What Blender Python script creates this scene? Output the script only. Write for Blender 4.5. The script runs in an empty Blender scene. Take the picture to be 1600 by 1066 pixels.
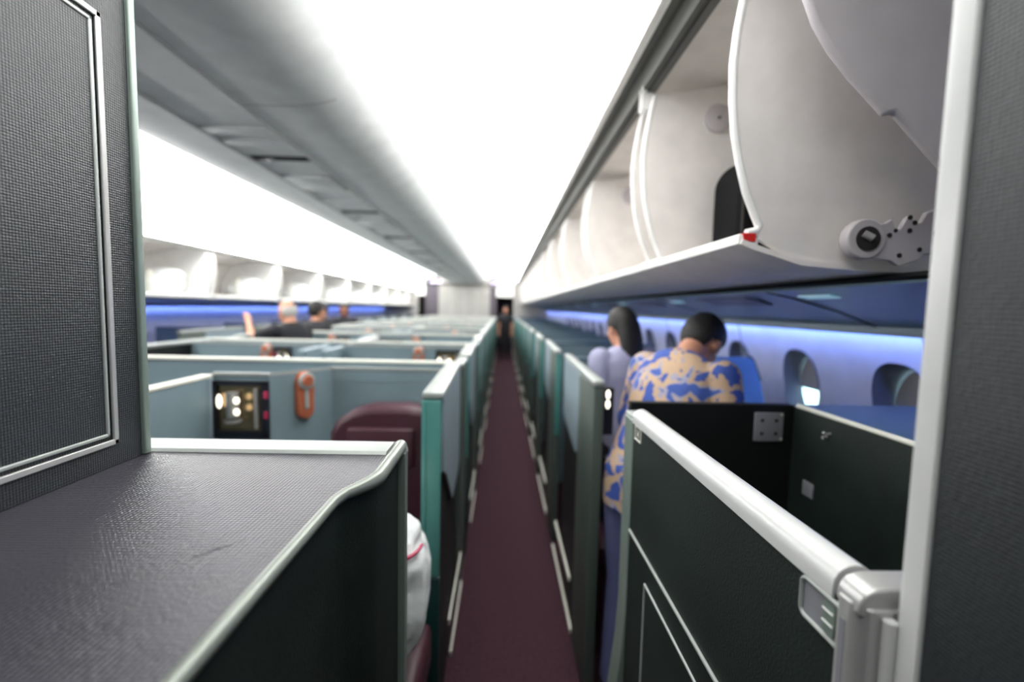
import bpy, bmesh, math, random
from mathutils import Vector, Matrix
random.seed(7)
S = bpy.context.scene
COL = S.collection

# ---------------------------------------------------------------- camera, world, lights, exposure
cam = bpy.data.cameras.new('camera'); camo = bpy.data.objects.new('camera', cam); COL.objects.link(camo)
cam.sensor_width = 36; cam.lens = 36 * 689 / 1600; cam.clip_start = .02
camo.matrix_world = Matrix(((0.9995541, -0.0203849, -0.0218191, 0), (-0.0202597, 0.0738032, -0.9970671, 0),
                            (0.0219354, 0.9970645, 0.0733573, 1.6), (0, 0, 0, 1)))
cam.dof.use_dof = True; cam.dof.focus_distance = .74; cam.dof.aperture_fstop = 1.35
S.camera = camo
w = bpy.data.worlds.new('world'); S.world = w; w.use_nodes = True
w.node_tree.nodes['Background'].inputs[0].default_value = (.9, .95, 1, 1)
w.node_tree.nodes['Background'].inputs[1].default_value = .18
S.view_settings.view_transform = 'Standard'; S.view_settings.look = 'None'
S.view_settings.gamma = 1; S.view_settings.use_curve_mapping = False
S.view_settings.exposure = 0.08
CEIL_L = 3.9      # glow put into the aisle vaults for reflected cove light
LED_L = 44.0       # blue mood light strips

# ---------------------------------------------------------------- materials
def lin(r, g, b):
    f = lambda c: (c / 255 / 12.92) if c / 255 <= .04045 else ((c / 255 + .055) / 1.055) ** 2.4
    return (f(r), f(g), f(b), 1)
def mat(name, rgb, rough=.5, metal=0, spec=.5, var=.06, vscale=9, weave=None, bump=0, bscale=80):
    m = bpy.data.materials.new(name); m.use_nodes = True
    nt = m.node_tree; N = nt.nodes; L = nt.links; b = N['Principled BSDF']
    b.inputs['Roughness'].default_value = rough; b.inputs['Metallic'].default_value = metal
    b.inputs['Specular IOR Level'].default_value = spec
    tc = N.new('ShaderNodeTexCoord')
    n = N.new('ShaderNodeTexNoise'); n.inputs['Scale'].default_value = vscale; n.inputs['Detail'].default_value = 4
    L.new(tc.outputs['Object'], n.inputs['Vector'])
    r = N.new('ShaderNodeValToRGB'); c = lin(*rgb)
    r.color_ramp.elements[0].position = .3; r.color_ramp.elements[1].position = .7
    r.color_ramp.elements[0].color = tuple(x * (1 - var) for x in c[:3]) + (1,)
    r.color_ramp.elements[1].color = tuple(min(1, x * (1 + var)) for x in c[:3]) + (1,)
    L.new(n.outputs['Fac'], r.inputs['Fac'])
    out = r.outputs['Color']
    if weave:
        per, dist, cv = weave                       # pitch in metres, relief, colour variation
        def wv(axis):
            x = N.new('ShaderNodeTexWave'); x.bands_direction = axis; x.inputs['Scale'].default_value = .314 / per
            x.inputs['Distortion'].default_value = .9; x.inputs['Detail'].default_value = 2; x.inputs['Detail Scale'].default_value = 2.5
            L.new(tc.outputs['Object'], x.inputs['Vector']); return x
        a, b2, c2 = wv('X'), wv('Y'), wv('Z')
        m1 = N.new('ShaderNodeMath'); m1.operation = 'ADD'; L.new(a.outputs['Fac'], m1.inputs[0]); L.new(b2.outputs['Fac'], m1.inputs[1])
        m2 = N.new('ShaderNodeMath'); m2.operation = 'ADD'; L.new(m1.outputs[0], m2.inputs[0]); L.new(c2.outputs['Fac'], m2.inputs[1])
        n2 = N.new('ShaderNodeTexNoise'); n2.inputs['Scale'].default_value = 160; n2.inputs['Detail'].default_value = 3
        L.new(tc.outputs['Object'], n2.inputs['Vector'])
        m3 = N.new('ShaderNodeMath'); m3.operation = 'MULTIPLY_ADD'; m3.inputs[1].default_value = 1.6
        L.new(n2.outputs['Fac'], m3.inputs[0]); L.new(m2.outputs[0], m3.inputs[2])
        bu = N.new('ShaderNodeBump'); bu.inputs['Distance'].default_value = dist; bu.inputs['Strength'].default_value = 1
        L.new(m3.outputs[0], bu.inputs['Height']); L.new(bu.outputs['Normal'], b.inputs['Normal'])
        mr = N.new('ShaderNodeMapRange'); mr.inputs[1].default_value = 1; mr.inputs[2].default_value = 3.2
        mr.inputs[3].default_value = 1 - cv; mr.inputs[4].default_value = 1 + cv
        L.new(m3.outputs[0], mr.inputs[0])
        mx = N.new('ShaderNodeVectorMath'); mx.operation = 'SCALE'
        L.new(out, mx.inputs[0]); L.new(mr.outputs[0], mx.inputs['Scale']); out = mx.outputs[0]
    elif bump:
        n2 = N.new('ShaderNodeTexNoise'); n2.inputs['Scale'].default_value = bscale; n2.inputs['Detail'].default_value = 3
        L.new(tc.outputs['Object'], n2.inputs['Vector'])
        bu = N.new('ShaderNodeBump'); bu.inputs['Distance'].default_value = bump
        L.new(n2.outputs['Fac'], bu.inputs['Height']); L.new(bu.outputs['Normal'], b.inputs['Normal'])
    L.new(out, b.inputs['Base Color'])
    return m
def emit(name, rgb, strength):
    m = bpy.data.materials.new(name); m.use_nodes = True; b = m.node_tree.nodes['Principled BSDF']
    b.inputs['Base Color'].default_value = (.8, .8, .8, 1)
    b.inputs['Emission Color'].default_value = tuple(rgb) + (1,); b.inputs['Emission Strength'].default_value = strength
    return m
M = {}
M['top'] = mat('dark_textured_laminate', (51, 50, 57), .28, spec=.7, weave=(.0058, .0005, .2))
M['dark'] = mat('dark_woven_laminate', (36, 40, 42), .42, weave=(.0042, .0003, .15))
M['green'] = mat('dark_green_leather', (25, 34, 31), .5, spec=.35, bump=.0008, bscale=260, var=.2)
M['black'] = mat('matt_black_panel', (16, 18, 18), .6, spec=.25)
M['satin'] = mat('satin_silver_paint', (156, 161, 157), .42, metal=.25)
M['sage'] = mat('sage_grey_trim', (128, 142, 134), .35, metal=.3)
M['olive'] = mat('dark_olive_post', (70, 80, 74), .5)
M['rail_grey'] = mat('grey_green_satin_trim', (124, 130, 122), .3, metal=.3)
M['chrome'] = mat('brushed_metal', (176, 176, 174), .34, metal=.45)
M['white'] = mat('white_lacquer', (196, 197, 195), .3)
M['suite'] = mat('blue_grey_shell', (110, 129, 136), .5)
M['door'] = mat('pale_blue_grey_door', (134, 150, 158), .45)
M['suite_dk'] = mat('slate_blue_counter', (58, 84, 98), .45)
M['cream'] = mat('cream_rail', (208, 208, 196), .4)
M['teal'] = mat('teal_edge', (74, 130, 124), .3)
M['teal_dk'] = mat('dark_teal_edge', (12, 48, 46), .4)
M['bin'] = mat('warm_white_bin_shell', (238, 233, 228), .5)
M['binw'] = mat('white_bin_trim', (244, 243, 240), .35)
M['lilac'] = mat('lilac_grey_moulding', (196, 190, 192), .5)
M['ceil'] = mat('grey_ceiling_panel', (226, 228, 227), .6, spec=.3)
M['rail'] = mat('grey_rail', (92, 92, 88), .4, metal=.3)
M['psu'] = mat('slate_service_panel', (84, 108, 122), .32)
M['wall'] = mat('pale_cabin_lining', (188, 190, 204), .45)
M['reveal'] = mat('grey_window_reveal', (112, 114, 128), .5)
M['carpet'] = mat('plum_carpet', (58, 38, 45), .95, spec=.1, var=.25, vscale=60, bump=.003, bscale=300)
M['burg'] = mat('burgundy_leather', (64, 32, 42), .45, bump=.001, bscale=60)
M['copper'] = mat('copper', (208, 122, 90), .35, metal=.6)
M['brass'] = mat('smoky_brass_mirror', (150, 128, 98), .18, metal=.9)
M['navy'] = mat('navy_black_frame', (18, 20, 32), .35)
M['red'] = mat('red_tag', (214, 32, 30), .4)
M['berry'] = mat('berry_red_tab', (170, 40, 80), .4)
M['cloth'] = mat('white_bedding', (228, 232, 232), .8, bump=.01, bscale=14)
M['bag'] = mat('black_bag_fabric', (9, 9, 10), .7, spec=.1, bump=.001, bscale=200)
M['grey'] = mat('grey_plastic', (128, 128, 134), .45)
M['hole'] = mat('dark_hole', (36, 32, 30), .7)
M['bulk'] = mat('greige_bulkhead', (168, 166, 160), .6)
M['plum'] = mat('dark_plum_column', (82, 76, 84), .6)
M['screen'] = mat('blue_screen_panel', (130, 185, 250), .35)
M['skin1'] = mat('warm_skin', (196, 140, 112), .55)
M['skin2'] = mat('brown_skin', (142, 92, 70), .55)
M['hair'] = mat('black_hair', (22, 19, 18), .6, bump=.003, bscale=90)
M['ghair'] = mat('grey_hair', (190, 186, 180), .7, bump=.003, bscale=90)
M['jeans'] = mat('lilac_blue_denim', (92, 98, 140), .8, bump=.001, bscale=200)
M['shirtk'] = mat('black_shirt', (24, 24, 30), .8)
M['shirtl'] = mat('lilac_grey_blouse', (150, 150, 176), .8)
M['trous'] = mat('dark_trousers', (30, 30, 36), .8)
M['eye'] = mat('eye_dark', (40, 30, 26), .2)
M['lip'] = mat('lip', (150, 80, 76), .5)
M['vault_glow'] = emit('ceiling_glow', (1, 1, .985), CEIL_L)  # white vault surface, glows in place of bounced cove light
M['cove'] = emit('white_cove_strip', (1, 1, .98), 48)
M['led'] = emit('blue_led', (.19, .32, 1), LED_L)
M['pane'] = emit('daylight_pane', (.6, .95, .95), 2.6)
M['glow_bead'] = emit('warm_glow', (1, .92, .75), 2.2)
M['spot'] = emit('cool_sheen', (.25, .6, .75), .35)
M['lled'] = emit('lilac_led', (.6, .38, .95), 1.6)
# patterned shirt
m = mat('blue_and_tan_print', (205, 170, 130), .8); M['print'] = m
nt = m.node_tree; N = nt.nodes; L = nt.links; b = N['Principled BSDF']
tc = N.new('ShaderNodeTexCoord'); n = N.new('ShaderNodeTexNoise'); n.inputs['Scale'].default_value = 14; n.inputs['Detail'].default_value = 2; n.inputs['Distortion'].default_value = .4
L.new(tc.outputs['Object'], n.inputs['Vector']); r = N.new('ShaderNodeValToRGB'); r.color_ramp.interpolation = 'CONSTANT'
r.color_ramp.elements[0].position = 0; r.color_ramp.elements[0].color = lin(52, 78, 152)
r.color_ramp.elements[1].position = .455; r.color_ramp.elements[1].color = lin(182, 154, 126)
e = r.color_ramp.elements.new(.57); e.color = lin(150, 148, 166)
e = r.color_ramp.elements.new(.62); e.color = lin(60, 86, 158)
L.new(n.outputs['Fac'], r.inputs['Fac']); L.new(r.outputs['Color'], b.inputs['Base Color'])

# ---------------------------------------------------------------- mesh helpers
ident = lambda x: x
def box(bm, x0, x1, y0, y1, z0, z1, bev=0, f=ident):
    x0, x1 = sorted((f(x0), f(x1)))
    v = [bm.verts.new((x, y, z)) for z in (z0, z1) for y in (y0, y1) for x in (x0, x1)]
    fs = [bm.faces.new([v[i] for i in q]) for q in ((0, 2, 3, 1), (4, 5, 7, 6), (0, 1, 5, 4), (2, 6, 7, 3), (0, 4, 6, 2), (1, 3, 7, 5))]
    if bev:
        es = list({e for a in fs for e in a.edges})
        bmesh.ops.bevel(bm, geom=es, offset=bev, segments=3, affect='EDGES', profile=.5)
def prism(bm, pts, axis, a0, a1, f=ident):
    """polygon pts in the two other axes (in x,y,z order) extruded along axis; f maps x"""
    def P(p, a):
        if axis == 'X': return (f(a), p[0], p[1])
        if axis == 'Y': return (f(p[0]), a, p[1])
        return (f(p[0]), p[1], a)
    A = [bm.verts.new(P(p, a0)) for p in pts]; B = [bm.verts.new(P(p, a1)) for p in pts]
    fs = [bm.faces.new(A), bm.faces.new(B[::-1])]
    n = len(pts)
    for i in range(n): fs.append(bm.faces.new((A[i], B[i], B[(i + 1) % n], A[(i + 1) % n])))
    bmesh.ops.recalc_face_normals(bm, faces=fs)
    return fs
def sheet(pts, t):
    """polyline in 2D thickened to a closed polygon (offset to its left by t)"""
    out = []
    for i, p in enumerate(pts):
        a = Vector(pts[max(0, i - 1)]); c = Vector(pts[min(len(pts) - 1, i + 1)])
        d = (c - a).normalized(); out.append((p[0] - d.y * t, p[1] + d.x * t))
    return list(pts) + out[::-1]
def strip(bm, pts, t, y0, y1, f=ident):
    q = sheet(pts, t); n = len(pts); m_ = len(q)
    A = [bm.verts.new((f(p[0]), y0, p[1])) for p in q]; B = [bm.verts.new((f(p[0]), y1, p[1])) for p in q]
    fs = [bm.faces.new((A[i], B[i], B[(i + 1) % m_], A[(i + 1) % m_])) for i in range(m_)]
    for V in (A, B):
        for i in range(n - 1): fs.append(bm.faces.new((V[i], V[i + 1], V[m_ - 2 - i], V[m_ - 1 - i])))
    bmesh.ops.recalc_face_normals(bm, faces=fs)
def tube(bm, path, r, seg=12, cap=True, closed=False):
    path = [Vector(p) for p in path]; rings = []
    n = len(path)
    up = None
    for i, p in enumerate(path):
        a = path[i - 1] if (i or closed) else p; c = path[(i + 1) % n] if (i < n - 1 or closed) else p
        d = (c - a).normalized()
        if up is None: up = Vector((0, 0, 1)) if abs(d.z) < .9 else Vector((1, 0, 0))
        s = d.cross(up).normalized(); u = s.cross(d).normalized(); up = u
        rr = r[i] if isinstance(r, (list, tuple)) else r
        rings.append([bm.verts.new(p + (s * math.cos(t) + u * math.sin(t)) * rr) for t in [2 * math.pi * k / seg for k in range(seg)]])
    fs = []
    for i in range(n if closed else n - 1):
        A, B = rings[i], rings[(i + 1) % n]
        for k in range(seg): fs.append(bm.faces.new((A[k], A[(k + 1) % seg], B[(k + 1) % seg], B[k])))
    if cap and not closed: fs += [bm.faces.new(rings[0]), bm.faces.new(rings[-1][::-1])]
    bmesh.ops.recalc_face_normals(bm, faces=fs)
def ell(bm, c, r, seg=20, rings=14, rot=None):
    mt = Matrix.Translation(c) @ (rot or Matrix()) @ Matrix.Diagonal((*r, 1))
    return bmesh.ops.create_uvsphere(bm, u_segments=seg, v_segments=rings, radius=1, matrix=mt)['verts']
def arc(cx, cz, r, a0, a1, n=8):
    return [(cx + r * math.cos(math.radians(a0 + (a1 - a0) * i / n)), cz + r * math.sin(math.radians(a0 + (a1 - a0) * i / n))) for i in range(n + 1)]
def rrect(x0, x1, z0, z1, r, n=4):
    return arc(x1 - r, z1 - r, r, 0, 90, n) + arc(x0 + r, z1 - r, r, 90, 180, n) + arc(x0 + r, z0 + r, r, 180, 270, n) + arc(x1 - r, z0 + r, r, 270, 360, n)
def loopbar(bm, pts3, r, seg=8):
    tube(bm, pts3, r, seg, closed=True)
def wpos(o):
    v = Vector((0, 0, 0))
    while o: v += o.location; o = o.parent
    return v
def obj(name, bm, m, parent=None, smooth=True, bevel=0, **k):
    me = bpy.data.meshes.new(name)
    if parent is not None: bmesh.ops.translate(bm, verts=bm.verts, vec=-wpos(parent))
    bm.to_mesh(me); bm.free()
    me.materials.append(M[m] if isinstance(m, str) else m)
    o = bpy.data.objects.new(name, me); COL.objects.link(o)
    if parent is not None: o.parent = parent
    if smooth:
        for p in me.polygons: p.use_smooth = True
        me.set_sharp_from_angle(angle=math.radians(35))
    if bevel:
        b = o.modifiers.new('bevel', 'BEVEL'); b.width = bevel; b.segments = 3; b.limit_method = 'ANGLE'
    for a, v in k.items(): o[a] = v
    return o
def ob(name, m, parent, *boxes, bev=0, f=ident, **k):
    bm = bmesh.new()
    for q in boxes: box(bm, *q, bev=bev, f=f)
    return obj(name, bm, m, parent, **k)
def thing(name, label, cat, loc=(0, 0, 0), group=None):
    o = bpy.data.objects.new(name, None); COL.objects.link(o); o.location = loc
    o.empty_display_size = .1
    o['label'] = label; o['category'] = cat
    if group: o['group'] = group
    return o
def tag(o, label, cat, group=None):
    o['label'] = label; o['category'] = cat
    if group: o['group'] = group
    return o
def struct(name, bm, m, **k):
    o = obj(name, bm, m, None, **k); o['kind'] = 'structure'; return o
def copy_tree(o, loc, label=None):
    def cp(a, par):
        c = a.copy(); COL.objects.link(c)
        if par: c.parent = par
        for ch in a.children: cp(ch, c)
        return c
    c = cp(o, None); c.location = loc
    if label: c['label'] = label
    return c
ORD = ['first', 'second', 'third', 'fourth', 'fifth', 'sixth', 'seventh', 'eighth', 'ninth', 'tenth', 'eleventh', 'twelfth']
YEND = 15.5
MIR = lambda x: -2.6 - x

# ---------------------------------------------------------------- the setting
bm = bmesh.new(); box(bm, -4.2, 1.7, -.8, 20, -.05, 0); struct('floor', bm, 'carpet')
# outer linings (profile in X,Z, extruded along the cabin)
lining = [(1.42, 0), (1.52, .3), (1.59, .7), (1.60, 1.05), (1.58, 1.25), (1.53, 1.50), (1.50, 1.56)]
def lining_wall(name, f, holes):
    """curved side lining, real openings where the windows sit"""
    bm = bmesh.new()
    # densify profile
    prof = []
    for a, b in zip(lining, lining[1:]):
        for k in range(6): prof.append((a[0] + (b[0] - a[0]) * k / 6, a[1] + (b[1] - a[1]) * k / 6))
    prof.append(lining[-1])
    strip(bm, prof[::3] + ([prof[-1]] if (len(prof) - 1) % 3 else []), -.03, -.8, 20, f)
    o = struct(name, bm, 'wall'); return o
wall_r = lining_wall('wall_right', ident, None)
wall_l = lining_wall('wall_left', MIR, None)
# window cut-outs + windows on the right wall
WY = [.50 + .59 * k for k in range(0, 18)]
WZ = 1.235
for i, wy in enumerate(WY):
    bm = bmesh.new(); xs = 1.50
    # recess: oval funnel through the lining
    seg = 36; R0 = []; R1 = []; R2 = []
    for k in range(seg):
        t = 2 * math.pi * k / seg; c, s = math.cos(t), math.sin(t)
        sc = lambda v: math.copysign(abs(v) ** .8, v)
        dy, dz = sc(c), sc(s)
        zz = WZ + .185 * dz; xl = 1.585 - max(0, (zz - 1.2)) * .19
        R0.append(bm.verts.new((xl - .004, wy + .135 * dy, zz)))
        zz = WZ + .155 * dz
        R1.append(bm.verts.new((1.66, wy + .105 * dy, zz)))
    for k in range(seg): bm.faces.new((R0[k], R0[(k + 1) % seg], R1[(k + 1) % seg], R1[k]))
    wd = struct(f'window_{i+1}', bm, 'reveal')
    # dark shade (lowered) and the bright pane below it
    bm = bmesh.new(); pts = []
    for k in range(seg):
        t = 2 * math.pi * k / seg; pts.append((wy + .104 * math.cos(t), WZ + .154 * math.sin(t)))
    cut = WZ - (.045 if i in (3,) else .12 if i % 3 == 0 else .30)
    up = [p for p in pts if p[1] >= cut]
    if i == 3:
        prism(bm, sorted([p for p in up], key=lambda p: math.atan2(p[1] - WZ - .03, p[0] - wy)), 'X', 1.645, 1.65)
        obj('window_shade', bm, 'grey', wd)
    else:
        prism(bm, pts, 'X', 1.645, 1.65); obj('window_shade', bm, 'grey', wd)
    bm = bmesh.new(); prism(bm, pts, 'X', 1.658, 1.662); obj('window_pane', bm, 'pane', wd)
# boolean the window openings out of the lining (cutter mesh is removed afterwards)
bm = bmesh.new()
for wy in WY:
    pts = []
    for k in range(28):
        t = 2 * math.pi * k / 28; c, s = math.cos(t), math.sin(t); sc = lambda v: math.copysign(abs(v) ** .8, v)
        pts.append((wy + .134 * sc(c), WZ + .184 * sc(s)))
    prism(bm, pts, 'X', 1.4, 1.8)
me = bpy.data.meshes.new('cut'); bm.to_mesh(me); bm.free(); cut = bpy.data.objects.new('cut', me); COL.objects.link(cut)
md = wall_r.modifiers.new('cut', 'BOOLEAN'); md.object = cut; md.solver = 'EXACT'; md.operation = 'DIFFERENCE'
bpy.context.view_layer.update()
nm = bpy.data.meshes.new_from_object(wall_r.evaluated_get(bpy.context.evaluated_depsgraph_get()))
wall_r.modifiers.clear(); wall_r.data = nm; bpy.data.objects.remove(cut)
# lining joints: thin curved ribs
for k, yy in enumerate([1.55, 2.81, 4.07, 5.33, 6.59]):
    bm = bmesh.new(); strip(bm, [(x - .003, z) for x, z in lining[1:]], -.004, yy, yy + .012); struct(f'trim_{k+1}', bm, 'grey')
# centre ceiling, curved edges rising into the light coves
edge = [(-1.115, 2.43), (-.98, 2.43), (-.90, 2.432), (-.85, 2.436), (-.80, 2.443), (-.76, 2.452), (-.72, 2.465), (-.69, 2.478), (-.66, 2.497), (-.635, 2.518), (-.61, 2.543), (-.59, 2.568), (-.575, 2.595)]
bm = bmesh.new()
strip(bm, edge, .02, -.8, YEND); strip(bm, edge, .02, -.8, YEND, MIR)
bmesh.ops.recalc_face_normals(bm, faces=bm.faces)
strip(bm, [(-1.122, 2.43), (-1.122, 2.45), (-1.478, 2.45), (-1.478, 2.43)][::-1], -.01, -.8, YEND)
struct('ceiling', bm, 'ceil')
bm = bmesh.new(); box(bm, -1.122, -1.110, -.8, YEND, 2.422, 2.432); box(bm, -1.49, -1.478, -.8, YEND, 2.422, 2.432); struct('trim_6', bm, 'white')
for k in range(6):
    bm = bmesh.new(); y = 1.94 + 2.5 * k
    strip(bm, [(a, b - .002) for a, b in edge[:7]], .004, y, y + .008); struct(f'trim_{7+k}', bm, 'white')
# far bulkhead and what is beyond it
bm = bmesh.new(); box(bm, -2.25, -.47, YEND, YEND + .1, 0, 2.7); o = struct('wall_front', bm, 'bulk')
bm = bmesh.new()
for x in (-1.8, -1.36, -.92): box(bm, x - .008, x + .008, YEND - .006, YEND, .2, 2.4)
obj('panel_joint', bm, 'cream', o)
bm = bmesh.new(); box(bm, -2.72, -2.25, YEND, YEND + .1, 0, 2.7); struct('trim_14', bm, 'plum')
bm = bmesh.new(); box(bm, -.47, -.24, YEND, YEND + .1, 0, 2.7); struct('trim_15', bm, 'plum')
bm = bmesh.new(); box(bm, -.24, .36, YEND, YEND + .1, 2.0, 2.7); box(bm, -2.96, -2.72, YEND, YEND + .1, 2.0, 2.7); struct('trim_19', bm, 'binw')
bm = bmesh.new(); box(bm, -4.2, -2.96, YEND, YEND + .1, 0, 2.7); struct('trim_20', bm, 'bulk')
bm = bmesh.new(); box(bm, .36, 1.6, YEND, YEND + .1, 0, 2.7); struct('trim_16', bm, 'bulk')
bm = bmesh.new(); box(bm, -4.2, 1.7, 19.9, 20, 0, 2.8); struct('wall_back', bm, 'plum')
bm = bmesh.new(); box(bm, -4.2, 1.7, YEND, 20, 2.35, 2.4); struct('trim_17', bm, 'ceil')

# aisle vaults, three long panels each; their cove-lit white is put in as emission
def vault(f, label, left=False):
    t = thing('glowing_vault', label, 'glowing ceiling', (f(-.1), 7, 2.68))
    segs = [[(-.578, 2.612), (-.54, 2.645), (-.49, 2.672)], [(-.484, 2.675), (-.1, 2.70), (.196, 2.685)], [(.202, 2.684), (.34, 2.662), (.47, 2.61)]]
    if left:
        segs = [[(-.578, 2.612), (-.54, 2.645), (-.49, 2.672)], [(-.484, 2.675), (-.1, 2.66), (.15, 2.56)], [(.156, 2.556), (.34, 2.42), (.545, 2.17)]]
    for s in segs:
        bm = bmesh.new(); strip(bm, s, .01, -.8, YEND, f); obj('glow_panel', bm, 'vault_glow', t)
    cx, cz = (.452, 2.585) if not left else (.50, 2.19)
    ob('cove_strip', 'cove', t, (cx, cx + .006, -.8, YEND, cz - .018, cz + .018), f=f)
    if not left: ob('spill_blocker', 'binw', t, (cx + .0065, cx + .014, -.8, YEND, cz - .045, cz + .03), f=f)  # added blocker, keeps the strip's back spill off the right bins
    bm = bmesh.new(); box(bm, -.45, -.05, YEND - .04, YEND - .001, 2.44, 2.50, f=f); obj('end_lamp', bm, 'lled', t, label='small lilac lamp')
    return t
vault(ident, 'long white ceiling vault given its own glow above the aisle with plum carpet')
vault(MIR, 'long white ceiling vault given its own glow over the far left aisle', True)
bm = bmesh.new(); strip(bm, [(-.66, 2.73), (.6, 2.73)], .01, -.8, YEND); strip(bm, [(-.66, 2.73), (.6, 2.73)], .01, -.8, YEND, MIR); struct('trim_18', bm, 'grey')
# fixtures in the recessed centre channel
def fixture():
    t = thing('ceiling_fixture', 'x', 'ceiling fixture', (-1.3, 0, 2.45), 'fixtures in the centre ceiling channel')
    ob('slot', 'black', t, (-1.46, -1.14, .0, .055, 2.430, 2.449), bev=.004)
    bm = bmesh.new(); ell(bm, (-1.36, .03, 2.43), (.02, .02, .014)); obj('spotlight', bm, 'white', t)
    ob('vent_cover', 'ceil', t, (-1.46, -1.14, -.42, -.36, 2.425, 2.449), (-1.46, -1.14, -.26, -.20, 2.425, 2.449), bev=.006)
    ob('light_cover', 'ceil', t, (-1.46, -1.14, .36, .66, 2.418, 2.449), bev=.01)
    ob('cover_edge', 'white', t, (-1.20, -1.145, .345, .36, 2.416, 2.432), (-1.155, -1.143, .36, .66, 2.414, 2.422))
    return t
fx = fixture()
for k in range(9):
    lab = ('ceiling fixture with a dark slot and small spotlight, nearest one in the centre channel' if k == 0 else
           f'dark-slotted ceiling fixture, {ORD[k]} from the camera along the centre channel')
    if k == 0: fx.location.y = 2.62; fx['label'] = lab
    else: copy_tree(fx, (-1.3, 2.62 + 1.42 * k, 2.45), lab)

# bin fascia and rail at right
t = thing('bin_rail', 'grey grooved rail with white fascia running along the tops of the right bins', 'rail', (.5, 7, 2.5))
bm = bmesh.new(); strip(bm, [(.475, 2.61), (.50, 2.585), (.505, 2.57)], .02, -.8, YEND); obj('fascia', bm, 'binw', t)
bm = bmesh.new(); strip(bm, [(.505, 2.57), (.53, 2.565), (.545, 2.53), (.55, 2.50), (.565, 2.495)], .02, -.8, YEND); obj('groove', bm, 'rail', t)
bm = bmesh.new(); box(bm, .566, .572, -.8, YEND, 2.485, 2.51); obj('seal', bm, 'black', t)
bm = bmesh.new(); strip(bm, [(.573, 2.49), (.60, 2.485), (.61, 2.50)], .02, -.8, YEND); obj('inner_rail', bm, 'rail', t)

# overhead bins, right
FR = [(.60, 2.47), (.583, 2.40), (.568, 2.30), (.562, 2.22), (.566, 2.13), (.576, 2.05), (.592, 1.98), (.613, 1.91), (.640, 1.85), (.652, 1.825), (.645, 1.812), (.62, 1.806)]
def bin_right(L, e2, cap=True):
    t = thing('overhead_bin', 'x', 'overhead bin', (.62, 0, 1.72), 'open overhead bins above the right suites')
    bot = [(.655, 1.775), (.76, 1.732), (.90, 1.718), (1.10, 1.714), (1.42, 1.73)]
    bm = bmesh.new()
    strip(bm, [(.602, 1.776), (.635, 1.764), (.76, 1.727), (.90, 1.717), (1.10, 1.713), (1.42, 1.72)], .014, -.004, L - .004)
    obj('bin_floor', bm, 'bin', t)
    ob('lip', 'binw', t, (.597, .650, .0, L, 1.776, 1.803), bev=.004)
    bm = bmesh.new(); strip(bm, [(1.42, 1.735), (1.40, 2.0), (1.32, 2.3), (1.15, 2.47), (.9, 2.53), (.63, 2.53)], -.01, .0, L); obj('bin_back', bm, 'bin', t)
    prof = FR + bot[1:] + [(1.40, 2.0), (1.32, 2.3), (1.15, 2.47), (.9, 2.525)]
    for a in (.0, e2):
        bm = bmesh.new(); prism(bm, prof, 'Y', a, a + .014); e = obj('end_panel', bm, 'bin', t)
        bm = bmesh.new(); tube(bm, [(x, a + .007, z) for x, z in FR], .0105, 10); obj('edge_trim', bm, 'binw', e)
    bm = bmesh.new(); prism(bm, [(.612, 1.784), (.640, 1.784), (.640, 1.8045), (.606, 1.8045)], 'Y', -.0035, .035); obj('latch_tab', bm, 'red', t)
    ob('latch', 'navy', t, (.80, 1.04, L * .30, L * .42, 2.46, 2.50), (.72, .98, L * .12, L * .18, 2.47, 2.515), bev=.008)
    if cap:
        bm = bmesh.new(); tube(bm, [(.855, e2 - .000, 2.385), (.855, e2 - .014, 2.385), (.855, e2 - .017, 2.385)], [.056, .056, .050], 28)
        c = obj('speaker_cap', bm, 'lilac', t)
        bm = bmesh.new(); tube(bm, [(.855, e2 - .016, 2.385), (.855, e2 - .020, 2.385)], .006, 10); obj('screw', bm, 'hole', c)
    return t
b0 = bin_right(.845, .706); b0.location.y = 1.13
b0['label'] = 'nearest open overhead bin on the right, with a metal hinge arm on its end'
b1 = bin_right(1.225, 1.08); b1.location.y = 1.98
b1['label'] = 'open white overhead bin on the right, second from the camera'
for k in range(1, 11):
    copy_tree(b1, (.62, 1.98 + 1.23 * k, 1.72), f'open white overhead bin above the right suites, {ORD[k+1] if k < 11 else "last"} from the camera')
ob('bin_bracket', 'binw', b0, (.548, .60, 1.846, 1.856, 2.42, 2.52), (.548, .60, 1.880, 1.890, 2.42, 2.52))
# hinge arm on the near end panel
def hp(px, py): return (.89 + (px - 1345) / 626, 1.79 - (py - 375) / 626 + (px - 1345) * .000035)
out = [(1325, 392), (1319, 375), (1335, 350), (1352, 348), (1365, 352), (1376, 350), (1385, 344), (1391, 357), (1398, 360), (1402, 352), (1408, 341), (1414, 338),
       (1423, 352), (1431, 348), (1438, 334), (1460, 326), (1480, 328), (1480, 398), (1440, 398), (1430, 408), (1400, 417), (1387, 408), (1345, 402)]
bm = bmesh.new(); prism(bm, [hp(*p) for p in out], 'Y', 1.085, 1.098); arm = obj('hinge_arm', bm, 'lilac', b0, bevel=.003)
arm['label'] = 'grey-white perforated metal hinge arm'
c = hp(1345, 375); bm = bmesh.new()
tube(bm, [(c[0], 1.11, c[1]), (c[0], 1.080, c[1])], .049, 32); obj('hub', bm, 'lilac', arm, bevel=.004)
bm = bmesh.new(); tube(bm, [(c[0] + .002, 1.080, c[1]), (c[0] + .002, 1.0772, c[1])], .030, 24); obj('hub_recess', bm, 'hole', arm)
bm = bmesh.new(); tube(bm, [(c[0] - .012, 1.077, c[1] + .012), (c[0] + .006, 1.070, c[1])], .009, 12); obj('hub_bolt', bm, 'chrome', arm)
bm = bmesh.new()
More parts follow.
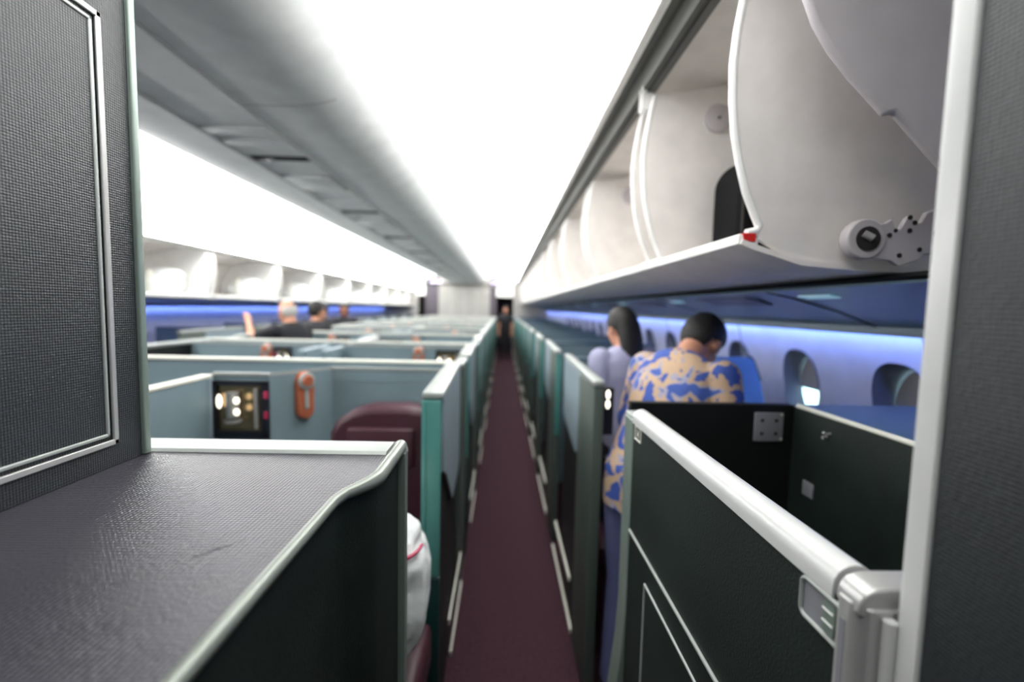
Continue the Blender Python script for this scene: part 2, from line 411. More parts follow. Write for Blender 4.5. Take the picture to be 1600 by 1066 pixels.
for p, r in [((1382, 369), .006), ((1413, 362), .006), ((1400, 400), .006), ((1431, 391), .006), ((1391, 362), .005), ((1420, 350), .006), ((1456, 366), .009), ((1412, 342), .006)]:
    bm = bmesh.new(); q = hp(*p); tube(bm, [(q[0], 1.086, q[1]), (q[0], 1.0835, q[1])], r, 14); obj('rivet_hole', bm, 'hole', arm)
# lilac moulding nearer than the first bin
LC = [(.64, 2.62), (.625, 2.47), (.590, 2.32), (.60, 2.25), (.625, 2.195), (.66, 2.145), (.71, 2.09), (.775, 2.030), (.785, 2.018), (.805, 2.024), (.85, 1.98), (.95, 1.885), (1.05, 1.80), (1.12, 1.77)]
t = thing('closet_header', 'smooth lilac-grey curved moulding above the closet, in front of the nearest bin', 'moulding', (1.0, .8, 2.2))
bm = bmesh.new(); prism(bm, LC + [(1.4, 1.9), (1.4, 2.6)], 'Y', .93, .95); obj('moulding', bm, 'lilac', t, bevel=.008)
# black bag in the nearest bin
t = thing('carry_on_bag', 'black soft bag standing in the nearest open overhead bin', 'bag', (.95, 1.6, 1.75))
bm = bmesh.new(); prism(bm, rrect(.795, 1.12, 1.75, 2.16, .10, 8), 'Y', 1.50, 1.72); obj('bag_body', bm, 'bag', t, bevel=.03)
bm = bmesh.new(); tube(bm, [(.85, 1.60, 2.14), (.855, 1.60, 2.175), (.90, 1.60, 2.20), (1.0, 1.60, 2.20), (1.04, 1.60, 2.175)], .009, 10); obj('handle', bm, 'bag', t)
bm = bmesh.new(); tube(bm, [(.80, 1.495, 1.85), (.80, 1.495, 2.05), (.83, 1.495, 2.12), (.9, 1.495, 2.15)], .004, 8); obj('piping', bm, 'hole', t)

PR = [(1.005, 1.685), (1.12, 1.664), (1.30, 1.615), (1.455, 1.560)]
# passenger service panels under the bins
def psu(f, side, n, P=None):
    P = P or PR
    t = thing('service_panel_run', f'slate-blue run of service panels under the {side} overhead bins', 'service panel', (f(1.2), 7, 1.65))
    bm = bmesh.new(); strip(bm, P, .012 if P is PR else .004, -.8, YEND, f); obj('panel', bm, 'psu', t)
    if P is PR: bm = bmesh.new(); strip(bm, [(.99, 1.700), (1.012, 1.690)], .012, -.8, YEND, f); obj('seal', bm, 'black', t)
    for y in [1.68 + 1.25 * k for k in range(n if P is PR else 0)]:
        bm = bmesh.new(); strip(bm, [(1.01, 1.681), (1.12, 1.660), (1.30, 1.611), (1.45, 1.558)], .003, y, y + .008, f); obj('joint', bm, 'black', t)
        bm = bmesh.new(); strip(bm, [(1.06, 1.672), (1.12, 1.658), (1.19, 1.639)], .004, y + .25, y + .75, f); obj('air_grille', bm, 'navy', t)
        bm = bmesh.new(); strip(bm, [(1.075, 1.6655), (1.115, 1.657)], .004, y - .24, y - .08, f); obj('cyan_sheen', bm, 'spot', t)  # soft cyan reflection on the panel, added as a glowing patch
    ob('cove_edge', 'psu', t, (1.453, 1.459, -.8, YEND, 1.528, 1.562), f=f)
    t2 = thing('mood_light', f'blue light strip glowing along the top of the {side} cabin wall', 'light strip', (f(1.49), 7, 1.55))
    ob('diffuser', 'led', t2, (1.4595, 1.464, .2, YEND - .2, 1.532, 1.552), f=f)
psu(ident, 'right', 8); psu(MIR, 'left', 8, [(.60, 1.622), (1.0, 1.608), (1.30, 1.590), (1.455, 1.560)])

# overhead bins, left (seen across the cabin)
def bin_left(L):
    t = thing('overhead_bin', 'x', 'overhead bin', (-3.2, 0, 1.64), 'open overhead bins above the far left suites')
    bm = bmesh.new(); strip(bm, [(-3.13, 1.645), (-3.17, 1.632), (-3.5, 1.628), (-3.9, 1.63)], -.014, 0, L); obj('bin_floor', bm, 'binw', t)
    ob('lip', 'binw', t, (-3.165, -3.12, 0, L, 1.642, 1.675), bev=.004)
    bm = bmesh.new(); strip(bm, [(-3.9, 1.63), (-3.88, 1.9), (-3.75, 2.1), (-3.5, 2.17), (-3.16, 2.17)], .01, 0, L); obj('bin_back', bm, 'bin', t)
    prof = [(-3.16, 2.16), (-3.13, 2.05), (-3.125, 1.9), (-3.14, 1.78), (-3.17, 1.675), (-3.9, 1.64), (-3.88, 1.9), (-3.75, 2.1), (-3.5, 2.16)]
    for a in (0, L - .02):
        bm = bmesh.new(); prism(bm, prof, 'Y', a, a + .02); obj('end_panel', bm, 'binw', t)
    bm = bmesh.new(); strip(bm, [(-3.14, 2.18), (-3.155, 2.14)], .02, -.0, L + .07); obj('top_rail', bm, 'rail', t)
    return t
def bundle(y, lab, src=None):
    if src: return copy_tree(src, (-3.42, y, 1.655), lab)
    t = thing('bedding_bundle', lab, 'bedding', (-3.42, y, 1.655), 'white bedding bundles in the left bins')
    bm = bmesh.new(); ell(bm, (-3.42, y, 1.775), (.20, .17, .125)); ell(bm, (-3.40, y + .03, 1.86), (.17, .14, .07)); obj('bundle', bm, 'cloth', t)
    ob('strap', 'cream', t, (-3.44, -3.41, y - .172, y + .172, 1.70, 1.90), bev=.01); return t
bl = bin_left(1.34); bl.location.y = 3.46; bl['label'] = 'open white overhead bin at far left, nearest of the left row'
bs = bundle(3.46 + 1.05, 'white bedding bundle lying in the nearest left overhead bin')
for k in range(1, 9):
    y = 3.46 + 1.42 * k
    copy_tree(bl, (-3.2, y, 1.64), f'open white overhead bin of the left row, {ORD[k]} from the camera')
    if k < 6: bundle(y + 1.05, f'white bedding bundle in the {ORD[k]} overhead bin of the left row', bs)

# ---------------------------------------------------------------- near left: counter and closet
t = thing('counter', 'dark textured counter with silver rails beside the aisle, nearest on the left', 'counter', (-.45, .4, 0))
plan = [(-.216, .935), (-.212, .90), (-.212, .757), (-.218, .735), (-.231, .712), (-.246, .69), (-.252, .66), (-.252, .3), (-.246, -.7), (-.75, -.7), (-.75, .935)]
bm = bmesh.new(); prism(bm, plan, 'Z', .0, 1.292); obj('body', bm, 'green', t)
bm = bmesh.new(); prism(bm, [(-.214, .86), (-.214, .757), (-.220, .735), (-.233, .712), (-.248, .69), (-.254, .66), (-.254, .3), (-.248, -.7), (-.75, -.7), (-.75, .86)], 'Z', 1.29, 1.306); obj('counter_top', bm, 'top', t)
bm = bmesh.new(); prism(bm, [(.855, 1.290), (.855, 1.307), (.862, 1.312), (.925, 1.312), (.938, 1.308), (.946, 1.298), (.948, 1.285), (.948, 1.26), (.93, 1.26)], 'X', -.75, -.225)
obj('back_rail', bm, 'satin', t)
bm = bmesh.new()
path = [(-.208, .936, 1.30), (-.206, .92, 1.3), (-.206, .757, 1.3), (-.212, .735, 1.300), (-.225, .712, 1.2995), (-.24, .69, 1.299), (-.247, .66, 1.299), (-.247, .3, 1.299), (-.24, -.7, 1.299)]
for (a, b_) in zip(path, path[1:]): pass
tube(bm, [(x - .006, y, z) for x, y, z in path], [.013] * 3 + [.012, .011, .0095, .009, .009, .009], 14); obj('side_rail', bm, 'rail_grey', t)
bm = bmesh.new()
prism(bm, [(-.245, .948), (-.215, .948), (-.203, .942), (-.198, .93), (-.198, .905), (-.214, .905), (-.245, .92)], 'Z', 0.02, 1.292)
obj('corner_post', bm, 'sage', t)
bm = bmesh.new(); ell(bm, (-.216, .927, 1.291), (.019, .021, .021)); obj('corner_cap', bm, 'satin', t)
bm = bmesh.new()
for p in [((-.345, .505), (-.325, .525)), ((-.352, .497), (-.348, .500)), ((-.317, .532), (-.315, .538))]:
    tube(bm, [(p[0][0], p[0][1], 1.3063), (p[1][0], p[1][1], 1.3063)], .0003, 5)
obj('scratch', bm, 'grey', t)

t = thing('closet', 'tall dark textured closet with a silver double frame standing on the left counter', 'closet', (-.8, .3, 1.306))
ob('body', 'dark', t, (-1.05, -.683, -.7, .838, 1.3065, 2.66))
ob('edge_trim', 'sage', t, (-.70, -.676, .838, .853, 1.3065, 2.66), bev=.003)
def frame(bm, o, wd, x):
    box(bm, x, x + .005, o[1] - wd, o[1], o[2], o[3]); box(bm, x, x + .005, o[0], o[0] + wd, o[2], o[3])
    box(bm, x, x + .005, o[0], o[1], o[2], o[2] + wd); box(bm, x, x + .005, o[0], o[1], o[3] - wd, o[3])
bm = bmesh.new(); frame(bm, (-.55, .785, 1.345, 2.075), .0105, -.683); obj('door_frame', bm, 'chrome', t, bevel=.002)
bm = bmesh.new(); frame(bm, (-.53, .768, 1.362, 2.058), .0065, -.683); obj('inner_frame', bm, 'satin', t, bevel=.002)
ob('door_panel', 'dark', t, (-.683, -.6805, -.525, .763, 1.368, 2.052))

# ---------------------------------------------------------------- near right: partition with light trim
t = thing('partition', 'tall dark textured partition with a pale metal edge trim at the right of the aisle', 'partition', (.46, .1, 0))
ob('panel', 'dark', t, (.402, .50, -.7, .386, 0.0, 2.60))
bm = bmesh.new(); prism(bm, [(.402, .3865), (.399, .388), (.399, .404), (.401, .411), (.408, .416), (.50, .416), (.50, .3865)], 'Z', 0, 2.60); obj('edge_trim', bm, 'white', t)

# ---------------------------------------------------------------- near right suite
t = thing('suite', 'nearest dark green suite on the right with a thick white rounded top rail', 'suite', (.65, .9, 0), 'suites along the right wall')
ob('door', 'green', t, (.376, .418, .455, 1.215, .10, 1.292))
d = t.children[0]
bm = bmesh.new(); prism(bm, [(.373, 1.286), (.373, 1.30)] + [(.373 + .0245 - .0245 * math.cos(a), 1.30 + .024 * math.sin(a)) for a in [math.pi * k / 10 for k in range(1, 10)]] + [(.422, 1.30), (.422, 1.286)], 'Y', .462, 1.222)
obj('top_rail', bm, 'white', t)
# seams and lower framed panel
bm = bmesh.new(); tube(bm, [(.3755, 1.21, .975), (.3755, .455, .975)], .0048, 10); obj('seam_strip', bm, 'satin', t)
bm = bmesh.new(); pts = [(.3755, 1.068, .62), (.3755, 1.068, .906), (.3755, .50, .906), (.3755, .50, .62)]
for a, b_ in zip(pts, pts[1:] + pts[:1]): tube(bm, [a, b_], .0036, 8)
obj('panel_frame', bm, 'satin', t)
# latch plate near the top
bm = bmesh.new(); q = [(y, z) for y, z in rrect(.440, .511, 1.236, 1.283, .009, 5)]
loopbar(bm, [(.3745, y, z) for y, z in q], .0028, 8); lt = obj('latch_plate', bm, 'satin', t)
bm = bmesh.new(); prism(bm, rrect(.442, .509, 1.238, 1.281, .008, 5), 'X', .3752, .3765); obj('latch_recess', bm, 'grey', lt)
bm = bmesh.new(); prism(bm, rrect(.456, .474, 1.241, 1.277, .003, 3), 'X', .3725, .3762); obj('latch_slider', bm, 'sage', lt)
bm = bmesh.new(); tube(bm, [(.3722, .457, 1.268), (.3722, .473, 1.268)], .0012, 6); tube(bm, [(.3722, .457, 1.254), (.3722, .473, 1.254)], .0012, 6); obj('slider_ridge', bm, 'white', lt)
# tag near the far end
bm = bmesh.new(); q = [(1.150, 1.248), (1.198, 1.248), (1.198, 1.284), (1.150, 1.284)]
for a, b_ in zip(q, q[1:] + q[:1]): tube(bm, [(.3755, a[0], a[1]), (.3755, b_[0], b_[1])], .0022, 6)
sg = obj('small_sign', bm, 'cream', t)
bm = bmesh.new(); box(bm, .3748, .3758, 1.166, 1.172, 1.255, 1.277); box(bm, .3748, .3758, 1.180, 1.184, 1.255, 1.277); box(bm, .3748, .3758, 1.166, 1.184, 1.262, 1.266); obj('sign_mark', bm, 'cream', sg)
# far post, flaring towards the floor
bm = bmesh.new(); prism(bm, [(.374, 1.292), (.374, .72), (.368, .60), (.352, .45), (.340, .30), (.340, 0), (.42, 0), (.42, 1.292)], 'Y', 1.222, 1.30); obj('far_post', bm, 'sage', t, bevel=.004)
ob('post_cap', 'satin', t, (.376, .418, 1.224, 1.305, 1.292, 1.302), bev=.004)
# near metal post and bracket
bm = bmesh.new(); prism(bm, [(.376, .455), (.372, .452), (.372, .436), (.378, .426), (.384, .420), (.46, .420), (.46, .455)], 'Z', 0, 1.300); np_ = obj('near_post', bm, 'chrome', t, bevel=.004)
bm = bmesh.new(); prism(bm, [(.3735, 1.290), (.374, 1.302), (.377, 1.310), (.383, 1.3165), (.392, 1.320), (.404, 1.3215), (.46, 1.3215), (.46, 1.290)], 'Y', .4245, .4585); obj('post_cap', bm, 'chrome', t, bevel=.003)
ob('post_slot', 'grey', np_, (.3712, .3722, .4395, .447, 1.12, 1.276))
bm = bmesh.new(); tube(bm, [(.398, .416, 1.0), (.398, .416, 1.293)], .0065, 10); obj('post_strip', bm, 'white', t)
# interior walls
ob('rear_wall', 'black', t, (.421, .955, 1.40, 1.43, 0, 1.305))
ob('side_wall', 'green', t, (.956, .985, .40, 1.43, 0, 1.300))
bm = bmesh.new(); tube(bm, [(.962, .40, 1.306), (.962, 1.39, 1.306)], .0075, 10); obj('side_rail', bm, 'cream', t)
bm = bmesh.new(); prism(bm, rrect(.824, .922, 1.186, 1.280, .006, 3), 'X', 0, 0.001) if 0 else box(bm, .826, .920, 1.393, 1.400, 1.186, 1.281, bev=.002); sp = obj('switch_plate', bm, 'grey', t)
bm = bmesh.new()
for x in (.850, .896):
    for z in (1.212, 1.255): bm = bmesh.new(); tube(bm, [(x, 1.3935, z), (x, 1.392, z)], .006, 12); obj('socket', bm, 'hole', sp)
bm = bmesh.new(); tube(bm, [(.912, 1.393, 1.275), (.912, 1.391, 1.275)], .004, 8); obj('screw', bm, 'cream', sp); bm = bmesh.new(); tube(bm, [(.914, 1.393, 1.195), (.914, 1.391, 1.195)], .004, 8); obj('screw', bm, 'cream', sp)
ob('wall_plate', 'grey', t, (.951, .956, 1.285, 1.330, 1.04, 1.085), bev=.001)
bm = bmesh.new(); tube(bm, [(.956, 1.235, 1.258), (.940, 1.235, 1.256), (.934, 1.235, 1.262)], .004, 8); tube(bm, [(.956, 1.248, 1.244), (.942, 1.248, 1.243)], .005, 8); obj('coat_hook', bm, 'chrome', t)
ob('bench', 'black', t, (.42, .955, .6, 1.40, 0, .42), bev=.02)
t = thing('side_console', 'flat-topped console lit blue between the nearest right suite and the cabin wall', 'console', (1.25, .9, 0))
ob('body', 'suite_dk', t, (.992, 1.38, .3, 1.44, 0, 1.285)); ob('console_top', 'suite_dk', t, (.990, 1.40, .3, 1.445, 1.287, 1.30), bev=.003)

# ---------------------------------------------------------------- suites
def letters(bm, x0, y, z0, hgt, f=ident):
    x = x0
    for k in range(6):
        box(bm, x, x + .0035, y - .001, y, z0, z0 + hgt, f=f)
        if k % 2: box(bm, x, x + .011, y - .001, y, z0 + hgt * .8, z0 + hgt, f=f)
        else: box(bm, x, x + .011, y - .001, y, z0, z0 + hgt * .2, f=f)
        x += .017
def lamp(t, X, Y, ax, f=ident, Z=1.196, h=.106, w_=.041):
    """pill shaped copper lamp; ax = outward normal angle in plan (deg)"""
    n = Vector((math.cos(math.radians(ax)), math.sin(math.radians(ax)), 0)); s = Vector((-n.y, n.x, 0)); c = Vector((X, Y, Z))
    def pill(name, m, hw, hh, d0, d1, dz=0, par=None):
        bm = bmesh.new(); pts = arc(0, hh - hw, hw, 0, 180, 10) + arc(0, -hh + hw, hw, 180, 360, 10)
        A = [bm.verts.new(c + s * a + Vector((0, 0, b_ + dz)) + n * d0) for a, b_ in pts]
        B = [bm.verts.new(c + s * a * .9 + Vector((0, 0, b_ * .97 + dz)) + n * d1) for a, b_ in pts]
        for v in A + B: v.co.x = f(v.co.x)
        bm.faces.new(A); bm.faces.new(B[::-1])
        for i in range(len(A)): bm.faces.new((A[i], B[i], B[(i + 1) % len(A)], A[(i + 1) % len(A)]))
        bmesh.ops.recalc_face_normals(bm, faces=bm.faces)
        return obj(name, bm, m, par or t, bevel=.003)
    a = pill('reading_lamp', 'copper', w_, h, .0, .028)
    pill('lamp_head', 'satin', w_ * .93, w_ * .93, .028, .040, h - w_, a)
    pill('lamp_disc', 'copper', w_ * .60, w_ * .60, .040, .046, h - w_ * .95, a)
    pill('lamp_stem', 'satin', w_ * .24, h * .60, .028, .034, 0, a)
def niche(t, x0, x1, y, f=ident, z0=1.035, z1=1.275):
    """mirrored cubby with glowing beads for reflected lamp glints, on a wall facing -Y"""
    fr = .018
    a = ob('cubby_frame', 'navy', t, (x0, x1, y - .02, y, z1 - fr, z1), (x0, x1, y - .02, y, z0, z0 + fr * 1.6), (x0, x0 + fr * .7, y - .02, y, z0, z1), (x1 - fr * 1.4, x1, y - .02, y, z0, z1), f=f)
    ob('cubby_back', 'brass', a, (x0 + .01, x1 - .02, y - .005, y - .002, z0 + .02, z1 - .01), f=f)
    bm = bmesh.new(); w_ = x1 - x0; xc = x0 + w_ * .42
    tube(bm, [(f(xc - .01), y - .022, z0 + .09), (f(xc - .01), y - .022, z1 - .045)], .026 * w_ / .24, 16); tube(bm, [(f(xc - .01), y - .022, z0 + .07), (f(xc - .01), y - .022, z0 + .08)], .036 * w_ / .24, 16)
    tube(bm, [(f(x0 + w_ * .78), y - .012, z0 + .04), (f(x0 + w_ * .78), y - .012, z1 - .03)], .008, 8)
    obj('chrome_fitting', bm, 'chrome', a)
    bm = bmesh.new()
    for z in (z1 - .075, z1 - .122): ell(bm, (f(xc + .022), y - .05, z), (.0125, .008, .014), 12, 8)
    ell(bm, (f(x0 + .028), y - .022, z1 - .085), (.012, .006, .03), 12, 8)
    obj('glow_bead', bm, 'glow_bead', a)  # lamp reflections in the cubby, put in as small glowing beads
    bm = bmesh.new()
    for z in (z1 - .055, z1 - .14): box(bm, x1 - .012, x1 + .004, y - .026, y - .018, z - .015, z + .015, bev=.002, f=f)
    obj('tab', bm, 'berry', a)

def angle_in(t, sgn, f):
    """the aisle panels stand a little askew: their far end further from the aisle"""
    for c in t.children:
        if c.name.split('.')[0] in ('aisle_wall', 'door_panel', 'door_rail'):
            for v in c.data.vertices:
                x = (v.co.x + t.location.x); q = .028 * max(0, v.co.y) * sgn
                v.co.x += q if f is ident else -q
def centre_suite(f, variant, side):
    """local y=0 is the near end of the aisle panel; f mirrors x for the left half"""
    t = thing('suite', 'x', 'suite', (f(-.7), 0, 0), f'centre suites, {side} half')
    ob('aisle_wall', 'black', t, (-.262, -.212, 0, .86, 0, 1.284), f=f)
    bm = bmesh.new(); prism(bm, [(.03, 1.284), (.865, 1.284), (.865, .77), (.78, .74), (.44, .745), (.14, .97), (.03, 1.02)], 'X', -.2115, -.197, f); obj('door_panel', bm, 'door', t, bevel=.004)
    ob('door_rail', 'satin', t, (-.270, -.194, -.005, .875, 1.285, 1.311), bev=.008, f=f)
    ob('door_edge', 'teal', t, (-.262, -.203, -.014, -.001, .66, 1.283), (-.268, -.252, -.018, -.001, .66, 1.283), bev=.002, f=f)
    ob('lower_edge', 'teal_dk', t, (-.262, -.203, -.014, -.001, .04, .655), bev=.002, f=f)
    ob('side_post', 'olive', t, (-.262, -.215, .88, 1.215, .0, 1.27), f=f)
    ob('post_rail', 'satin', t, (-.268, -.209, .88, 1.215, 1.271, 1.297), bev=.006, f=f)
    ob('kick_strip', 'cream', t, (-.212, -.205, .34, .88, .218, .242), (-.212, -.205, .42, .95, .01, .03), f=f)
    if variant == 'A':
        pl = [(-.272, .59), (-.80, .59), (-.97, .36), (-1.20, .36), (-1.20, .82), (-.272, .82)]
        bm = bmesh.new(); prism(bm, pl, 'Z', 0, 1.24, f); prism(bm, [(-.272, .588), (-.801, .588), (-.971, .358), (-1.20, .358), (-1.20, .372), (-.965, .372), (-.797, .60), (-.272, .60)], 'Z', 1.2395, 1.297, f); obj('shell', bm, 'suite', t)
        bm = bmesh.new(); prism(bm, [(-.272, .585), (-.803, .585), (-.973, .353), (-1.204, .353), (-1.204, .372), (-.965, .372), (-.797, .60), (-.272, .60)], 'Z', 1.296, 1.308, f); obj('shell_rail', bm, 'satin', t)
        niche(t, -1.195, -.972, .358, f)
        lamp(t, -.885, .475, -36, f)
        ob('centre_divider', 'suite', t, (-1.245, -1.205, -.42, .36, 0, 1.285), f=f)
        ob('divider_rail', 'cream', t, (-1.25, -1.20, -.42, .36, 1.286, 1.30), bev=.004, f=f)
        ob('divider_post', 'door', t, (-1.235, -1.196, .325, .36, .6, 1.284), bev=.008, f=f)
        bm = bmesh.new(); letters(bm, -.45, .59, 1.160, .012, f); obj('wall_mark', bm, 'door', t)
    else:
        bm = bmesh.new(); prism(bm, [(-.272, .59), (-1.19, .59), (-1.19, .82), (-.272, .82)], 'Z', 0, 1.24, f); box(bm, -1.19, -.272, .59, .60, 1.2395, 1.291, f=f); obj('shell', bm, 'suite', t)
        bm = bmesh.new(); prism(bm, [(-.272, .585), (-1.20, .585), (-1.20, .60), (-.272, .60)], 'Z', 1.290, 1.302, f); obj('shell_rail', bm, 'satin', t)
        if side == 'right':
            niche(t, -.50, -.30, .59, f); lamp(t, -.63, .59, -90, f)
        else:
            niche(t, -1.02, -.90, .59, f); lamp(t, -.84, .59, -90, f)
        ob('centre_divider', 'suite', t, (-1.245, -1.205, .30, .82, 0, 1.27), f=f)
        ob('divider_rail', 'door', t, (-1.25, -1.20, .30, .82, 1.271, 1.285), bev=.004, f=f)
    angle_in(t, -1, f)
    return t
def row_partition():
    t = thing('row_partition', 'x', 'partition', (-1.3, 0, 0), 'full-width partitions between the centre rows')
    ob('wall', 'suite', t, (-2.33, -.27, .835, .87, 0, 1.294)); ob('top_rail', 'cream', t, (-2.335, -.272, .826, .878, 1.295, 1.312), bev=.005)
    return t
NROW = 11
cr = {v: centre_suite(ident, v, 'right') for v in 'AB'}
cl = {v: centre_suite(MIR, 'B', 'left') for v in 'B'}
rp = row_partition()
used = set()
for k in range(NROW):
    y = 1.49 + 1.25 * k; v = 'A' if k % 2 == 0 else 'B'
    lab = {0: 'blue-grey centre suite with a copper lamp and mirrored cubby, behind the left counter'}.get(k, f'blue-grey centre suite bordering the plum aisle, {ORD[k]} row from the camera')
    s = cr[v]
    if v not in used: s.location.y = y; s['label'] = lab; used.add(v)
    else: copy_tree(s, (s.location.x, y, 0), lab)
    lab = 'long cream-topped partition behind the first centre suite' if k == 0 else f'cream-topped partition across the centre suites, {ORD[k]} from the camera'
    if k == 0: rp.location.y = y; rp['label'] = lab
    else: copy_tree(rp, (-1.3, y, 0), lab)
    if k >= 1:
        lab = f'blue-grey suite in the left half of the centre block, {ORD[k]} row from the camera'
        if k == 1: cl['B'].location.y = y; cl['B']['label'] = lab
        else: copy_tree(cl['B'], (cl['B'].location.x, y, 0), lab)

def side_suite(f, side):
    t = thing('suite', 'x', 'suite', (f(.7), 0, 0), 'suites along the right wall' if side == 'right' else 'suites along the left wall')
    ob('aisle_wall', 'black', t, (.371, .402, .0, 1.0, 0, 1.30), f=f)
    bm = bmesh.new(); prism(bm, [(.34, 1.30), (1.0, 1.30), (1.0, .97), (.90, .94), (.44, .895), (.36, .93), (.34, .97)], 'X', .359, .3708, f); obj('door_panel', bm, 'door', t, bevel=.004)
    ob('near_post', 'olive', t, (.362, .402, -.006, .33, .0, 1.30), bev=.004, f=f)
    ob('door_rail', 'satin', t, (.357, .405, -.010, 1.02, 1.302, 1.328), bev=.008, f=f)
    ob('kick_strip', 'cream', t, (.360, .371, .45, 1.05, .216, .240), (.360, .371, .35, 1.15, .01, .03), f=f)
    ob('rear_wall', 'suite', t, (.413, 1.40, 1.03, 1.09, 0, 1.285), f=f)
    ob('rear_rail', 'suite_dk', t, (.413, 1.40, 1.022, 1.098, 1.286, 1.302), bev=.004, f=f)
    ob('console', 'suite_dk', t, (.95, 1.40, .0, 1.02, 0, .95), f=f)
    ob('counter_top', 'suite_dk', t, (.60, 1.40, 1.10, 1.235, 0, 1.28), f=f)
    angle_in(t, 1, f)
    return t
rs = side_suite(ident, 'right')
for k in range(NROW):
    y = 1.70 + 1.25 * k
    if k == 0:
        rs.location.y = y; rs['label'] = 'suite on the right, its pale door beside the person in the print shirt'
        continue
    if k == 1:
        r2 = copy_tree(rs, (.7, y, 0), 'blue-grey suite bordering the right of the aisle, third from the camera')
        bm = bmesh.new(); box(bm, .364, .400, y - .018, y - .007, .75, 1.298, bev=.002); obj('door_edge', bm, 'teal', r2)
    else: copy_tree(r2, (.7, y, 0), f'blue-grey suite bordering the right of the aisle, {ORD[k+1]} from the camera')
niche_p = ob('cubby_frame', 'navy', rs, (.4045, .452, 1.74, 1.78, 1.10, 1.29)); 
bm = bmesh.new(); ell(bm, (.428, 1.737, 1.265), (.009, .005, .018)); ell(bm, (.428, 1.737, 1.225), (.009, .005, .018)); obj('glow_bead', bm, 'glow_bead', niche_p)
ls = side_suite(MIR, 'left')
for k in range(2, NROW):
    y = 1.63 + 1.25 * k; lab = f'suite under the left overhead bins, {ORD[k-2]} from the camera'
    if k == 2: ls.location.y = y; ls['label'] = lab
    else: copy_tree(ls, (ls.location.x, y, 0), lab)

# burgundy seats
def seat(x, y, label, s=1):
    t = thing('seat', label, 'seat', (x, y, 0))
    bm = bmesh.new(); prism(bm, [(x - .20, .50), (x - .20, 1.06)] + [(x - .17, 1.115), (x - .11, 1.155), (x - .03, 1.176), (x + .12, 1.178), (x + .20, 1.165), (x + .235, 1.12), (x + .245, .50)], 'Y', y, y + .14); obj('backrest', bm, 'burg', t, bevel=.03)
    ob('cushion', 'burg', t, (x - .20, x + .24, y - .40, y, .36, .50), bev=.03)
    ob('base', 'black', t, (x - .19, x + .23, y - .38, y + .10, 0, .36), bev=.01)
    ob('headrest', 'burg', t, (x - .12, x + .16, y - .02, y + .01, .93, 1.09), bev=.012)
    return t
seat(-.52, 1.83, 'burgundy leather seat behind the left counter, back curved, in the first centre suite')
t = thing('footrest', 'burgundy padded footrest below the white bedding bag', 'footrest', (-.42, 1.2, 0))
ob('pad', 'burg', t, (-.62, -.215, 1.0, 1.42, .40, .55), bev=.03); ob('base', 'black', t, (-.60, -.23, 1.02, 1.40, 0, .40))
t = thing('footrest', 'dark red padded footrest low behind the print-shirted person', 'footrest', (.62, 2.05, 0))
ob('pad', 'burg', t, (.46, .80, 1.93, 2.20, .40, .52), bev=.03); ob('base', 'burg', t, (.47, .79, 1.95, 2.18, 0, .40))
# white bag of bedding
t = thing('bedding_bag', 'white crumpled bedding bag with a red stripe between the left counter and the teal-edged door', 'bag', (-.35, 1.2, .56))
bm = bmesh.new(); bmesh.ops.create_icosphere(bm, subdivisions=5, radius=1)
from mathutils import noise
for v in bm.verts:
    c = v.co; z = c.z; wv_ = .155 * (1 - .38 * max(0, -z)) ; sq = lambda a: math.copysign(abs(a) ** .7, a)
    n_ = noise.noise(c * 2.6) * .018 + noise.noise(c * 6) * .007
    v.co = Vector((-.352 + sq(c.x) * (wv_ + n_), 1.2 + sq(c.y) * (.13 + n_), .785 + sq(z) * (.232 + n_ * .5)))
obj('bag_body', bm, 'cloth', t)
bm = bmesh.new(); tube(bm, [(-.352 + sq(math.cos(a)) * .142, 1.2 + sq(math.sin(a)) * .119, .945) for a in [math.radians(d_) for d_ in range(-62, -5, 8)]], .005, 8); obj('stripe', bm, 'berry', t)
# blue privacy screen near the window
t = thing('privacy_screen', 'blue rounded screen panel by the windows, right of the person in the print shirt', 'screen', (1.2, 2.3, 1.24))
bm = bmesh.new(); prism(bm, [(1.02, .952), (1.45, .952), (1.375, 1.242), (1.335, 1.345), (1.322, 1.362), (1.30, 1.370), (1.02, 1.368)], 'Y', 2.29, 2.32); obj('panel', bm, 'screen', t, bevel=.006)
bm = bmesh.new(); tube(bm, [(1.381, 2.305, 1.245), (1.339, 2.305, 1.350), (1.325, 2.305, 1.368), (1.30, 2.305, 1.375)], .006, 8); obj('edge', bm, 'navy', t)

